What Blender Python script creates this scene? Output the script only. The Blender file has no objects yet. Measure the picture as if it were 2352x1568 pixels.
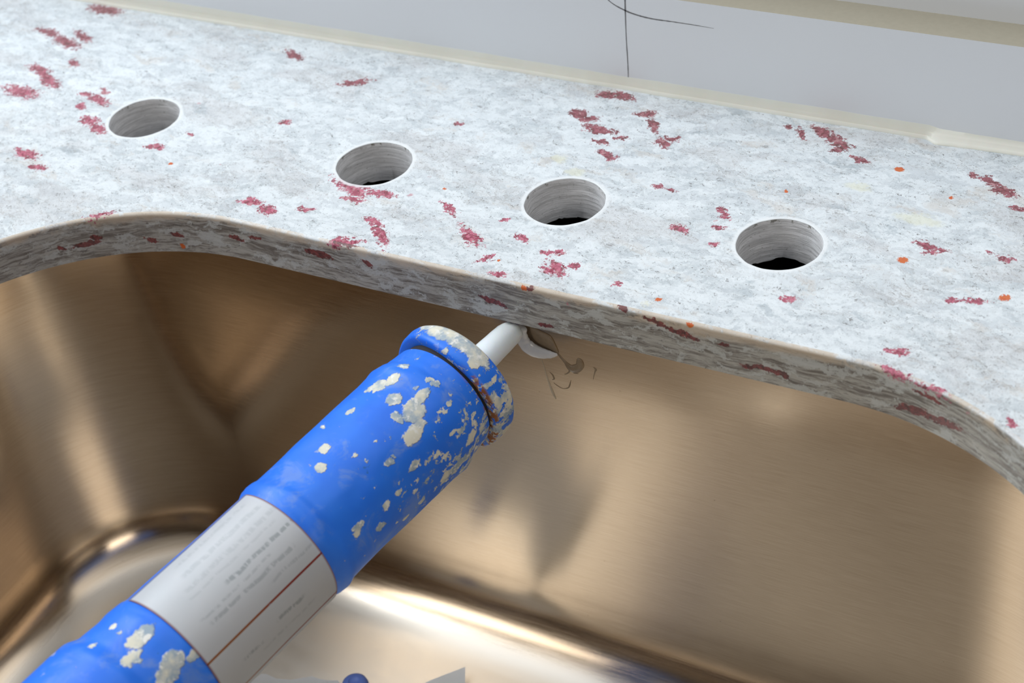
import bpy, bmesh, math, random
from mathutils import Vector, Matrix, noise
from mathutils.geometry import delaunay_2d_cdt
random.seed(7)
S = 0.001                      # every length below is written in millimetres
C = bpy.context.scene.collection
scene = bpy.context.scene

# ------------------------------------------------------------------ camera
cam_d = bpy.data.cameras.new('camera'); cam = bpy.data.objects.new('camera', cam_d); C.objects.link(cam)
CR = Vector((0.88019, 0.46043, -0.11521)); CU = Vector((-0.21347, 0.60084, 0.77034)); CF = Vector((-0.42390, 0.65345, -0.62714))
m = Matrix((CR, CU, -CF)).transposed().to_4x4(); m.translation = Vector((0, 0, 402.22)) * S
cam.matrix_world = m
cam_d.sensor_width = 36.0; cam_d.lens = 3793.15 / 2352 * 36.0
cam_d.clip_start = 0.01; cam_d.clip_end = 60
cam_d.dof.use_dof = True; cam_d.dof.focus_distance = 0.69; cam_d.dof.aperture_fstop = 13.0
scene.camera = cam
scene.view_settings.view_transform = 'Standard'; scene.view_settings.look = 'None'
scene.view_settings.gamma = 1; scene.view_settings.use_curve_mapping = False
scene.view_settings.exposure = 0.0

# ------------------------------------------------------------------ light: the dim warm room, window daylight, and added lights for the steel
world = bpy.data.worlds.new('room_light'); scene.world = world; world.use_nodes = True
wn = world.node_tree; wn.nodes.clear()
w_out = wn.nodes.new('ShaderNodeOutputWorld'); w_bg = wn.nodes.new('ShaderNodeBackground')
w_tc = wn.nodes.new('ShaderNodeTexCoord'); w_sep = wn.nodes.new('ShaderNodeSeparateXYZ'); w_r = wn.nodes.new('ShaderNodeValToRGB')
w_mr = wn.nodes.new('ShaderNodeMapRange'); w_mr.inputs[1].default_value = -1; w_mr.inputs[2].default_value = 1
wn.links.new(w_tc.outputs['Generated'], w_sep.inputs[0]); wn.links.new(w_sep.outputs[2], w_mr.inputs[0])
wn.links.new(w_mr.outputs[0], w_r.inputs[0]); wn.links.new(w_r.outputs[0], w_bg.inputs[0]); wn.links.new(w_bg.outputs[0], w_out.inputs[0])
cr = w_r.color_ramp            # 0.5 is the horizon: dark floor, brown furniture and people, then the pale ceiling
cr.elements[0].position = 0.0; cr.elements[0].color = (0.04, 0.028, 0.018, 1)
cr.elements[1].position = 1.0; cr.elements[1].color = (1.3, 1.35, 1.4, 1)
for p_, c_ in ((0.49, (0.09, 0.065, 0.045, 1)), (0.60, (0.11, 0.072, 0.042, 1)), (0.83, (0.11, 0.075, 0.045, 1)), (0.875, (1.3, 1.31, 1.31, 1))):
    e = cr.elements.new(p_); e.color = c_
# the tradesman and the room behind the camera shade the front right
w_dot = wn.nodes.new('ShaderNodeVectorMath'); w_dot.operation = 'DOT_PRODUCT'; wn.links.new(w_tc.outputs['Generated'], w_dot.inputs[0]); w_dot.inputs[1].default_value = (-0.45, 0.9, 0.0)
w_m2 = wn.nodes.new('ShaderNodeMapRange'); wn.links.new(w_dot.outputs['Value'], w_m2.inputs[0])
for k_, v_ in zip((1, 2, 3, 4), (-0.55, 0.12, 0.24, 1.10)): w_m2.inputs[k_].default_value = v_
wn.links.new(w_m2.outputs[0], w_bg.inputs[1])

def area(name, loc, target, sx, sy, power, col):
    l = bpy.data.lights.new(name, 'AREA'); l.shape = 'RECTANGLE'; l.size = sx; l.size_y = sy; l.energy = power; l.color = col
    o = bpy.data.objects.new(name, l); C.objects.link(o); o.location = loc
    o.rotation_euler = (Vector(target) - Vector(loc)).to_track_quat('-Z', 'Y').to_euler()
    return o
area('window_light', (-1.9, 0.45, 1.4), (-0.35, 0.4, -0.1), 1.6, 1.1, 32, (0.84, 0.93, 1.0))
area('added_front_left_light', (-1.52, -1.32, 1.38), (-0.35, 0.4, -0.1), 0.7, 0.6, 6, (1.0, 0.95, 0.88))  # unseen source, added for the bright patch on the back sink wall
area('added_high_left_light', (-2.0, -0.6, 2.0), (-0.35, 0.4, -0.1), 0.9, 0.9, 9, (0.95, 0.97, 1.0))  # added out of view to brighten the sink floor on the left
area('added_front_right_light', (1.7, -1.0, 1.3), (-0.35, 0.4, -0.1), 0.8, 0.7, 9, (1.0, 0.93, 0.84))  # unseen lamp put in to light up the left sink wall
scene.cycles.max_bounces = 5; scene.cycles.diffuse_bounces = 2; scene.cycles.glossy_bounces = 4; scene.cycles.transmission_bounces = 4

# ------------------------------------------------------------------ helpers
def tag(o, label=None, cat=None, group=None, kind=None):
    if label: o['label'] = label
    if cat: o['category'] = cat
    if group: o['group'] = group
    if kind: o['kind'] = kind
    return o
def link_bm(name, bm, mats, parent=None, smooth=None):
    me = bpy.data.meshes.new(name); bm.normal_update(); bm.to_mesh(me); bm.free()
    for mt in (mats if isinstance(mats, (list, tuple)) else [mats]): me.materials.append(mt)
    if smooth is not None:
        for p in me.polygons: p.use_smooth = True
        me.set_sharp_from_angle(angle=math.radians(smooth))
    o = bpy.data.objects.new(name, me); C.objects.link(o)
    if parent: o.parent = parent
    return o
def empty(name, loc=(0, 0, 0)):
    o = bpy.data.objects.new(name, None); o.location = Vector(loc) * S; o.empty_display_size = 0.02; C.objects.link(o); return o
def box(bm, a, b, mi=0):
    vs = [bm.verts.new((x * S, y * S, z * S)) for x in (a[0], b[0]) for y in (a[1], b[1]) for z in (a[2], b[2])]
    for q in ((0, 1, 3, 2), (4, 6, 7, 5), (0, 4, 5, 1), (2, 3, 7, 6), (0, 2, 6, 4), (1, 5, 7, 3)):
        f = bm.faces.new([vs[i] for i in q]); f.material_index = mi
def rrect(x0, x1, y0, y1, R, n=24, straight=10):
    """rounded rectangle, counter-clockwise, same number of points for any size"""
    pts = []
    for cx, cy, a0, nx, ny in ((x1 - R, y1 - R, 0, x0 + R, y1), (x0 + R, y1 - R, 90, x0, y0 + R), (x0 + R, y0 + R, 180, x1 - R, y0), (x1 - R, y0 + R, 270, x1, y1 - R)):
        for k in range(n + 1):
            a = math.radians(a0 + 90 * k / n); pts.append((cx + R * math.cos(a), cy + R * math.sin(a)))
        lx, ly = pts[-1]
        for k in range(1, straight): pts.append((lx + (nx - lx) * k / straight, ly + (ny - ly) * k / straight))
    return pts
def ring(bm, pts, z):
    return [bm.verts.new((x * S, y * S, (z if not callable(z) else z(x, y)) * S)) for x, y in pts]
def bridge(bm, a, b, mi=0):
    n = len(a); out = []
    for i in range(n):
        f = bm.faces.new((a[i], a[(i + 1) % n], b[(i + 1) % n], b[i])); f.material_index = mi; out.append(f)
    return out

# ------------------------------------------------------------------ node helpers
class NT:
    def __init__(s, name, kind='ShaderNodeTree'):
        s.mat = bpy.data.materials.new(name); s.mat.use_nodes = True; s.t = s.mat.node_tree; s.t.nodes.clear()
        s.out = s.t.nodes.new('ShaderNodeOutputMaterial'); s.b = s.t.nodes.new('ShaderNodeBsdfPrincipled')
        s.L(s.b.outputs[0], s.out.inputs[0])
    def L(s, a, b): s.t.links.new(a, b)
    def put(s, sock, v):
        if isinstance(v, bpy.types.NodeSocket): s.L(v, sock)
        elif v is not None:
            if isinstance(v, (tuple, list)) and len(v) == 3 and sock.type == 'RGBA': v = (*v, 1)
            sock.default_value = v
    def coord(s, which='Object'):
        n = s.t.nodes.new('ShaderNodeTexCoord'); return n.outputs[which]
    def math(s, op, a, b=None, c=None, clamp=False):
        n = s.t.nodes.new('ShaderNodeMath'); n.operation = op; n.use_clamp = clamp
        s.put(n.inputs[0], a); s.put(n.inputs[1], b)
        if c is not None: s.put(n.inputs[2], c)
        return n.outputs[0]
    def vmath(s, op, a, b=None):
        n = s.t.nodes.new('ShaderNodeVectorMath'); n.operation = op; s.put(n.inputs[0], a)
        if op == 'SCALE': s.put(n.inputs[3], b)
        elif b is not None: s.put(n.inputs[1], b)
        return n.outputs['Value'] if op in ('LENGTH', 'DISTANCE', 'DOT_PRODUCT') else n.outputs[0]
    def mapping(s, v, loc=(0, 0, 0), rot=(0, 0, 0), scale=(1, 1, 1)):
        n = s.t.nodes.new('ShaderNodeMapping'); s.L(v, n.inputs[0]); n.inputs[1].default_value = loc; n.inputs[2].default_value = rot; n.inputs[3].default_value = scale
        return n.outputs[0]
    def noise(s, v, scale, detail=3, rough=.55, dist=0, col=False):
        n = s.t.nodes.new('ShaderNodeTexNoise'); s.put(n.inputs['Vector'], v); n.inputs['Scale'].default_value = scale
        n.inputs['Detail'].default_value = detail; n.inputs['Roughness'].default_value = rough; n.inputs['Distortion'].default_value = dist
        return n.outputs[1] if col else n.outputs[0]
    def voro(s, v, scale, feature='F1', out='Distance'):
        n = s.t.nodes.new('ShaderNodeTexVoronoi'); n.feature = feature; s.put(n.inputs['Vector'], v); n.inputs['Scale'].default_value = scale
        return n.outputs[out]
    def ramp(s, f, lo, hi, a=0.0, b=1.0, smooth=True):
        n = s.t.nodes.new('ShaderNodeMapRange'); n.interpolation_type = 'SMOOTHSTEP' if smooth else 'LINEAR'
        s.put(n.inputs[0], f); s.put(n.inputs[1], lo); s.put(n.inputs[2], hi); s.put(n.inputs[3], a); s.put(n.inputs[4], b); return n.outputs[0]
    def mix(s, f, a, b, mode='MIX'):
        n = s.t.nodes.new('ShaderNodeMix'); n.data_type = 'RGBA'; n.blend_type = mode
        s.put(n.inputs[0], f); s.put(n.inputs[6], a); s.put(n.inputs[7], b); return n.outputs[2]
    def sep(s, v):
        n = s.t.nodes.new('ShaderNodeSeparateXYZ'); s.L(v, n.inputs[0]); return n.outputs
    def comb(s, x, y, z):
        n = s.t.nodes.new('ShaderNodeCombineXYZ'); s.put(n.inputs[0], x); s.put(n.inputs[1], y); s.put(n.inputs[2], z); return n.outputs[0]
    def bump(s, h, strength=.3, dist=.0005, normal=None):
        n = s.t.nodes.new('ShaderNodeBump'); n.inputs['Strength'].default_value = strength; n.inputs['Distance'].default_value = dist
        s.L(h, n.inputs['Height']); 
        if normal is not None: s.L(normal, n.inputs['Normal'])
        s.L(n.outputs[0], s.b.inputs['Normal']); return n.outputs[0]
    def set(s, **k):
        for a, v in k.items(): s.put(s.b.inputs[a.replace('_', ' ')], v)
        return s.mat

# ------------------------------------------------------------------ stone
RED_SPOTS = [(-618.9, 598.4, 0.0, 11.9, 4.5, 3.0, -0.08, 0.0),(-635.4, 568.8, 0.0, 8.9, 3.1, 3.0, -0.21, 0.0),(-617.6, 562.2, 0.0, 11.4, 3.8, 3.0, -0.27, 0.0),(-611.9, 570.5, 0.0, 10.1, 2.8, 3.0, -0.44, 0.0),
(-606.2, 513.0, 0.0, 12.2, 5.0, 3.0, -0.11, 0.0),(-612.4, 534.2, 0.0, 9.3, 3.2, 3.0, -0.23, 0.0),(-599.6, 527.3, 0.0, 12.0, 3.6, 3.0, -0.49, 0.0),(-569.2, 520.7, 0.0, 5.0, 2.4, 3.0, 0.01, 0.0),
(-559.9, 518.5, 0.0, 8.5, 3.0, 3.0, -0.25, 0.0),(-562.0, 526.1, 0.0, 4.0, 2.2, 3.0, -0.57, 0.0),(-564.1, 510.4, 0.0, 3.8, 2.4, 3.0, -0.59, 0.0),(-551.0, 500.6, 0.0, 6.8, 3.0, 3.0, -0.27, 0.0),
(-542.0, 496.7, 0.0, 7.2, 3.1, 3.0, -0.29, 0.0),(-562.3, 466.1, 0.0, 8.0, 3.3, 3.0, -0.19, 0.0),(-548.8, 458.8, 0.0, 5.0, 2.4, 3.0, 0.01, 0.0),(-484.1, 585.1, 0.0, 7.8, 2.6, 3.0, -0.35, 0.0),
(-439.2, 571.6, 0.0, 8.6, 3.2, 3.0, 0.45, 0.0),(-597.1, 545.1, 0.0, 5.2, 2.7, 3.0, -0.6, 0.0),(-392.1, 492.2, 0.0, 12.6, 4.4, 3.0, -0.44, 0.0),(-386.1, 483.0, 0.0, 6.2, 2.0, 3.0, 0.07, 0.0),
(-376.1, 491.0, 0.0, 8.3, 2.5, 3.0, 0.07, 0.0),(-429.5, 466.9, 0.0, 6.8, 2.9, 3.0, -0.06, 0.0),(-418.4, 463.5, 0.0, 5.1, 2.9, 3.0, -0.04, 0.0),(-401.5, 470.4, 0.0, 4.7, 1.7, 3.0, 0.12, 0.0),
(-367.7, 471.6, 0.0, 4.8, 2.1, 3.0, -0.3, 0.0),(-358.7, 463.2, 0.0, 9.1, 2.9, 3.0, -0.79, 0.0),(-340.8, 490.8, 0.0, 7.0, 1.8, 3.0, -0.55, 0.0),(-322.0, 476.3, 0.0, 9.2, 3.0, 3.0, -0.58, 0.0),
(-314.1, 596.4, 0.0, 5.9, 2.8, 3.0, -0.19, 0.0),(-306.2, 597.6, 0.0, 6.5, 2.8, 3.0, -0.2, 0.0),(-320.2, 578.0, 0.0, 4.6, 3.5, 3.0, -0.29, 0.0),(-313.1, 575.2, 0.0, 5.2, 2.9, 3.0, 0.06, 0.0),
(-304.8, 568.1, 0.0, 9.3, 3.0, 3.0, -0.05, 0.0),(-292.3, 564.1, 0.0, 3.7, 1.9, 3.0, 0.3, 0.0),(-299.2, 559.0, 0.0, 4.4, 1.7, 3.0, -0.16, 0.0),(-292.8, 550.2, 0.0, 6.4, 2.4, 3.0, -0.43, 0.0),
(-290.3, 586.3, 0.0, 5.2, 2.7, 3.0, 0.29, 0.0),(-282.6, 578.8, 0.0, 8.0, 2.1, 3.0, -0.92, 0.0),(-273.0, 566.6, 0.0, 4.7, 2.2, 3.0, -0.57, 0.0),(-269.5, 570.8, 0.0, 4.1, 1.9, 3.0, 0.42, 0.0),
(-209.0, 595.9, 0.0, 6.3, 2.8, 3.0, -0.47, 0.0),(-200.0, 590.6, 0.0, 8.3, 3.2, 3.0, -0.6, 0.0),(-195.7, 585.5, 0.0, 5.1, 2.0, 3.0, 0.62, 0.0),(-186.0, 579.8, 0.0, 5.4, 2.2, 3.0, -0.2, 0.0),
(-216.9, 591.4, 0.0, 5.7, 1.9, 3.0, -1.05, 0.0),(-224.2, 594.7, 0.0, 1.8, 1.7, 3.0, 0.0, 0.0),(-130.3, 580.1, 0.0, 5.0, 2.7, 3.0, -0.49, 0.0),(-123.7, 575.2, 0.0, 7.4, 2.9, 3.0, -0.38, 0.0),
(-138.1, 582.7, 0.0, 2.8, 1.6, 3.0, -0.45, 0.0),(-141.3, 528.7, 0.0, 5.6, 2.1, 3.0, -0.4, 0.0),(-136.6, 526.0, 0.0, 5.0, 1.4, 3.0, 0.4, 0.0),(-260.0, 534.6, 0.0, 3.3, 1.5, 3.0, -0.09, 0.0),
(-254.6, 533.4, 0.0, 3.4, 1.5, 3.0, -0.32, 0.0),(-238.9, 508.8, 0.0, 4.8, 2.3, 3.0, -0.13, 0.0),(-226.4, 524.1, 0.0, 4.3, 1.9, 3.0, -0.8, 0.0),(-224.5, 514.5, 0.0, 3.2, 1.6, 3.0, 0.32, 0.0),
(-285.5, 475.5, 0.0, 2.9, 1.6, 3.0, -0.03, 0.0),(-280.2, 477.6, 0.0, 3.1, 1.7, 3.0, 0.16, 0.0),(-276.1, 467.3, 0.0, 7.0, 3.0, 3.0, -0.63, 0.0),(-278.8, 464.7, 0.0, 4.7, 2.1, 3.0, -0.24, 0.0),
(-271.0, 471.2, 0.0, 3.1, 1.8, 3.0, 0.17, 0.0),(-123.0, 498.0, 0.0, 3.5, 1.7, 3.0, 0.33, 0.0),(-114.8, 500.8, 0.0, 5.7, 1.5, 3.0, 0.21, 0.0),(-110.8, 529.7, 0.0, 3.4, 1.7, 3.0, 0.13, 0.0),
(-117.4, 533.0, 0.0, 2.1, 1.5, 3.0, -0.02, 0.0),(-132.6, 462.7, 0.0, 4.7, 1.8, 3.0, 0.34, 0.0),(-129.4, 450.8, 0.0, 5.9, 1.8, 3.0, -0.22, 0.0),(-116.1, 447.2, 0.0, 8.2, 1.4, 3.0, -0.24, 0.0),
(-180.4, 478.6, 0.0, 3.9, 1.8, 3.0, 0.33, 0.0),(-370.3, 553.2, 0.0, 2.9, 1.8, 3.0, 0.52, 0.0),(-452.4, 529.7, 0.0, 2.8, 1.8, 3.0, 0.3, 0.0),(-492.6, 505.6, 0.0, 2.3, 1.6, 3.0, -0.06, 0.0),
(-313.3, 490.6, 0.0, 2.2, 1.4, 3.0, 0.16, 0.0),(-222.0, 503.2, 0.0, 2.3, 1.6, 3.0, 0.32, 0.0),(-248.1, 466.2, 0.0, 2.1, 1.4, 3.0, 0.33, 0.0),(-307.8, 463.5, 0.0, 4.2, 1.7, 3.0, 0.74, 0.0),
(-297.3, 456.1, 0.0, 4.0, 1.5, 3.0, 0.01, 0.0),(-299.6, 481.7, 0.0, 4.3, 1.9, 3.0, -0.31, 0.0),(-374.4, 452.8, 0.0, 11.7, 1.6, 3.0, 0.38, 0.0),(-374.6, 454.9, 0.0, 5.0, 1.8, 3.0, 0.62, 0.0),
(-491.6, 436.2, 0.0, 6.6, 1.5, 3.0, 0.63, 0.0),(-115.0, 564.9, 0.0, 2.6, 1.6, 3.0, -0.24, 0.0),(-502.7, 491.1, 0.0, 5.2, 1.8, 3.0, 0.07, 0.0),(-287.6, 437.5, 0.0, 2.2, 1.4, 3.0, 0.04, 0.0),
(-84.8, 439.0, 0.0, 2.9, 1.4, 3.0, -0.64, 0.0),(-310.7, 432.5, 0.0, 1.6, 1.1, 3.0, -0.39, 0.0)]
EDGE_SPOTS = [(-507.4, 421.9, -12.5, 2.2, 2.5, 1.3, 0.72, 0.6),(-498.8, 428.6, -12.7, 7.6, 2.5, 1.5, 0.63, -0.08),(-494.5, 431.7, -10.3, 3.1, 2.5, 1.1, 0.6, 0.14),(-472.8, 443.2, -14.3, 3.3, 2.5, 1.5, 0.37, 0.52),
(-460.4, 447.4, -11.9, 3.3, 2.5, 1.0, 0.27, 0.17),(-430.0, 452.1, -9.6, 5.0, 2.5, 1.3, 0.03, 0.15),(-418.7, 452.1, -7.1, 4.0, 2.5, 1.0, -0.0, -0.11),(-385.8, 452.0, -8.1, 7.8, 2.5, 2.0, -0.01, 0.05),
(-370.4, 454.4, 0.0, 7.9, 2.5, 1.1, 0.09, -0.0),(-360.6, 452.1, -6.9, 3.0, 2.5, 1.4, -0.0, 0.42),(-299.4, 452.0, -11.6, 6.4, 2.5, 1.7, 0.01, 0.21),(-240.3, 452.1, -0.3, 2.9, 2.5, 1.4, -0.24, 0.35),
(-225.9, 452.0, -3.0, 5.6, 2.5, 1.3, 0.0, 0.16),(-214.6, 452.1, -5.7, 7.8, 2.5, 1.5, 0.0, 0.21),(-183.8, 452.0, -14.3, 8.1, 2.5, 1.3, -0.0, -0.1),(-174.4, 452.1, -14.7, 4.2, 2.5, 1.5, -0.0, 0.37),
(-121.6, 448.7, -14.0, 8.2, 2.5, 1.9, -0.23, -0.17),(-109.9, 445.3, -13.1, 9.5, 2.5, 2.0, -0.33, -0.14),(-116.3, 447.3, -4.9, 6.9, 2.5, 1.0, -0.28, 0.06),(-275.5, 452.0, -18.0, 4.0, 2.5, 1.0, 0.0, -0.0),
(-281.4, 452.0, -0.7, 2.0, 2.5, 0.8, 0.03, -0.0),(-197.2, 452.1, -6.7, 2.5, 2.5, 1.0, 0.04, -0.03)]
ORANGE_SPOTS = [(-544.1, 440.4, 0.0, 1.7, 1.5, 1.5),(-485.9, 481.4, 0.0, 1.4, 1.2, 1.5),(-491.3, 438.9, 0.0, 2.3, 2.0, 1.5),(-350.0, 503.7, 0.0, 1.1, 1.0, 1.5),
(-168.0, 577.8, 0.0, 2.3, 2.0, 1.5),(-147.8, 516.7, 0.0, 2.6, 2.2, 1.5),(-104.7, 506.0, 0.0, 2.6, 2.2, 1.5),(-228.2, 462.0, 0.0, 1.7, 1.5, 1.5),
(-142.1, 563.5, -0.0, 1.4, 1.2, 1.5),(-207.4, 547.7, 0.0, 1.1, 1.0, 1.5),(-211.1, 452.1, -0.4, 2.3, 2.0, 1.5),(-284.0, 452.0, -0.9, 1.4, 1.2, 1.5),
(-459.2, 447.7, -18.0, 1.7, 1.5, 1.5),(-302.0, 464.5, 0.0, 0.9, 0.7, 1.5),(-293.5, 502.4, 0.0, 0.9, 0.7, 1.5)]

def spot_group():
    """one soft-edged ellipsoid of coloured mineral; chained with a running maximum"""
    g = bpy.data.node_groups.new('mineral_spot', 'ShaderNodeTree')
    for nm, ty, io in (('P', 'NodeSocketVector', 'INPUT'), ('Prev', 'NodeSocketFloat', 'INPUT'), ('Loc', 'NodeSocketVector', 'INPUT'),
                       ('Rot', 'NodeSocketVector', 'INPUT'), ('Size', 'NodeSocketVector', 'INPUT'), ('F', 'NodeSocketFloat', 'OUTPUT')):
        g.interface.new_socket(nm, in_out=io, socket_type=ty)
    i = g.nodes.new('NodeGroupInput'); o = g.nodes.new('NodeGroupOutput')
    mp = g.nodes.new('ShaderNodeMapping'); mp.vector_type = 'TEXTURE'
    # the minute offset by Prev only makes the chain evaluate one spot after the other
    ma = g.nodes.new('ShaderNodeVectorMath'); ma.operation = 'MULTIPLY_ADD'; ma.inputs[1].default_value = (1e-7, 1e-7, 1e-7)
    g.links.new(i.outputs[1], ma.inputs[0]); g.links.new(i.outputs[0], ma.inputs[2])
    g.links.new(ma.outputs[0], mp.inputs[0]); g.links.new(i.outputs[2], mp.inputs[1]); g.links.new(i.outputs[3], mp.inputs[2]); g.links.new(i.outputs[4], mp.inputs[3])
    ln = g.nodes.new('ShaderNodeVectorMath'); ln.operation = 'LENGTH'; g.links.new(mp.outputs[0], ln.inputs[0])
    sb = g.nodes.new('ShaderNodeMath'); sb.operation = 'SUBTRACT'; sb.inputs[0].default_value = 1; g.links.new(ln.outputs['Value'], sb.inputs[1])
    mx = g.nodes.new('ShaderNodeMath'); mx.operation = 'MAXIMUM'; g.links.new(i.outputs[1], mx.inputs[0]); g.links.new(sb.outputs[0], mx.inputs[1])
    g.links.new(mx.outputs[0], o.inputs[0]); return g
SPOT = spot_group()
def spots(n, P, lst):
    prev = -1.0
    for q in lst:
        g = n.t.nodes.new('ShaderNodeGroup'); g.node_tree = SPOT
        n.L(P, g.inputs[0]); n.put(g.inputs[1], prev)
        g.inputs[2].default_value = q[:3]; g.inputs[4].default_value = q[3:6]
        g.inputs[3].default_value = (0, q[7], q[6]) if len(q) > 6 else (0, 0, 0)
        prev = g.outputs[0]
    return prev
HOLES = [(-524.9, 511.6), (-391.6, 511.6), (-294.4, 511.6), (-197.0, 511.6)]

def granite(edge):
    """edge = False: the polished top; True: the sawn and honed faces, where the bedding shows as dark streaks"""
    n = NT('granite_sawn_face' if edge else 'granite')
    P = n.vmath('SCALE', n.coord(), 1000.0)                      # millimetres
    wob = n.vmath('SUBTRACT', n.noise(P, .05, 2, .6, col=True), (.5, .5, .5))
    fi = n.noise(P, .45, 3, .65, col=True); fs = n.sep(fi)
    Pw = n.vmath('ADD', P, n.vmath('SCALE', wob, 13.0))
    Pf = n.vmath('ADD', Pw, n.vmath('SCALE', n.vmath('SUBTRACT', fi, (.5, .5, .5)), 5.0))
    # bedding: stretched along a slanting direction, thin in z
    G = n.mapping(Pf, rot=(0.0, 0.10, 0.90), scale=(.55, 1.4, 2.1))
    mid = n.math('ADD', n.math('MULTIPLY', n.noise(G, .19, 4, .68, .1), .62), n.math('MULTIPLY', n.noise(n.mapping(G, loc=(5, 5, 5)), .065, 3, .6), .38))
    cs = n.sep(n.voro(G, .42, 'F1', 'Color')); cs2 = n.sep(n.voro(G, .17, 'F1', 'Color'))
    big = n.noise(G, .03, 3, .6)
    col = n.mix(n.ramp(mid, .42, .56), (.55, .60, .635), (.72, .77, .805))
    col = n.mix(n.ramp(cs[0], .35, .95, 0, .50), col, (.77, .82, .85))
    col = n.mix(n.ramp(cs[1], .55, .95, 0, .30), col, (.50, .545, .57))
    col = n.mix(n.ramp(cs2[0], .55, .9, 0, .55), col, (.78, .83, .865))
    col = n.mix(n.ramp(cs2[1], .72, .95, 0, .45), col, (.52, .56, .60))
    col = n.mix(n.ramp(big, .50, .64, 0, .35), col, (.54, .53, .54))
    wv = n.noise(n.mapping(G, loc=(40, 9, 3), scale=(.6, 1, 1)), .06, 4, .65, .3)
    col = n.mix(n.ramp(wv, .57, .70, 0, .45), col, (.58, .52, .46))
    col = n.mix(n.ramp(wv, .38, .30, 0, .50), col, (.34, .40, .44))
    # thin dark flakes and wisps
    F = n.noise(n.mapping(G, scale=(.5, 1.3, 1.3)), .70, 4, .70, .3)
    col = n.mix(n.math('MULTIPLY', n.ramp(F, .59, .63), n.ramp(mid, .58, .46, .3, 1)), col, (.17, .16, .16))
    ws = n.math('ABSOLUTE', n.math('SUBTRACT', n.noise(n.mapping(G, loc=(7, 7, 7), scale=(.45, 1.2, 1)), .17, 3, .6, .6), .5))
    wm = n.math('MULTIPLY', n.ramp(ws, .020, .004), n.ramp(big, .44, .56))
    col = n.mix(n.math('MULTIPLY', wm, .45), col, (.27, .24, .21))
    if edge:
        E = n.mapping(n.vmath('ADD', P, n.vmath('SCALE', wob, 5.0)), rot=(0, -.03, 0), scale=(.10, .10, 1.1))
        st = n.noise(E, .50, 5, .68, .8); st2 = n.noise(n.mapping(E, loc=(3, 7, 11), scale=(2.2, 2.2, 1.5)), .75, 4, .72, .9)
        ed = n.mix(n.ramp(st, .36, .60), (.13, .105, .08), (.44, .42, .37))
        ed = n.mix(n.ramp(st2, .55, .63, 0, .80), ed, (.09, .075, .06))
        ed = n.mix(n.ramp(n.noise(n.mapping(Pf, scale=(.35, .35, .9)), .22, 4, .7), .52, .60, 0, .8), ed, (.52, .53, .50))
        N = n.t.nodes.new('ShaderNodeNewGeometry').outputs['Normal']
        col = n.mix(n.ramp(n.math('ABSOLUTE', n.sep(N)[2]), .75, .25, 0, .92), col, ed)
        # honed upper arris: the beige crust
        z = n.sep(P)[2]; ar = n.math('MULTIPLY', n.ramp(n.math('ADD', z, n.math('MULTIPLY', n.math('SUBTRACT', wv, .5), 12.0)), -5.0, -1.0), n.ramp(wv, .42, .54, .1, .75))
        col = n.mix(ar, col, (.58, .47, .35))
    # mineral clusters
    jit = n.vmath('SUBTRACT', n.noise(P, .20, 3, .75, col=True), (.5, .5, .5))
    Pj = n.vmath('ADD', P, n.vmath('SCALE', jit, 9.0))
    gs = n.sep(n.voro(Pf, .8, 'F1', 'Color')); gn = n.math('ADD', n.math('ADD', n.math('MULTIPLY', fs[0], .4), n.math('MULTIPLY', gs[0], .3)), n.math('MULTIPLY', n.noise(P, 1.7, 2, .7), .3))
    reds = [q for q in RED_SPOTS if (q[1] < 470 if edge else True)]
    f1 = spots(n, Pj, reds)
    m1 = n.ramp(n.math('ADD', f1, n.math('MULTIPLY', n.math('SUBTRACT', gn, .5), 2.3)), -.04, .10)
    col = n.mix(n.ramp(f1, -.2, .6, 0, .45), col, (.60, .44, .46))
    front = n.ramp(n.sep(P)[1], 585, 480)
    red = n.mix(front, n.mix(gs[1], (.15, .035, .04), (.38, .12, .15)), n.mix(gs[1], (.24, .03, .06), (.58, .17, .25)))
    red = n.mix(n.ramp(fs[1], .56, .64, 0, .6), red, (.55, .33, .34)); red = n.mix(n.ramp(fs[1], .44, .36, 0, .7), red, (.13, .07, .06))
    col = n.mix(n.math('MULTIPLY', m1, .97), col, red)
    if edge:
        f2 = spots(n, n.vmath('ADD', P, n.vmath('SCALE', jit, 4.5)), EDGE_SPOTS)
        m2 = n.ramp(n.math('ADD', f2, n.math('MULTIPLY', n.math('SUBTRACT', gn, .5), 1.1)), -.05, .12)
        col = n.mix(n.math('MULTIPLY', m2, .92), col, n.mix(gs[2], (.07, .018, .02), (.26, .05, .05)))
    # scattered tiny garnets
    vn = n.t.nodes.new('ShaderNodeTexVoronoi'); n.L(Pj, vn.inputs['Vector']); vn.inputs['Scale'].default_value = .05; sc = vn.outputs['Distance']; scc = n.sep(vn.outputs['Color'])
    tm = n.math('MULTIPLY', n.ramp(sc, .07, .04), n.ramp(scc[0], .66, .70))
    col = n.mix(n.math('MULTIPLY', tm, .6), col, (.50, .16, .20))
    orange = [q for q in ORANGE_SPOTS if (q[2] < -.3 or q[1] < 456) == edge]
    f3 = spots(n, n.vmath('ADD', P, n.vmath('SCALE', jit, 4.0)), orange)
    col = n.mix(n.ramp(n.math('ADD', f3, n.math('SUBTRACT', gn, .5)), .05, .2, 0, .95), col, n.mix(gn, (.55, .045, .01), (.66, .20, .03)))
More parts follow.
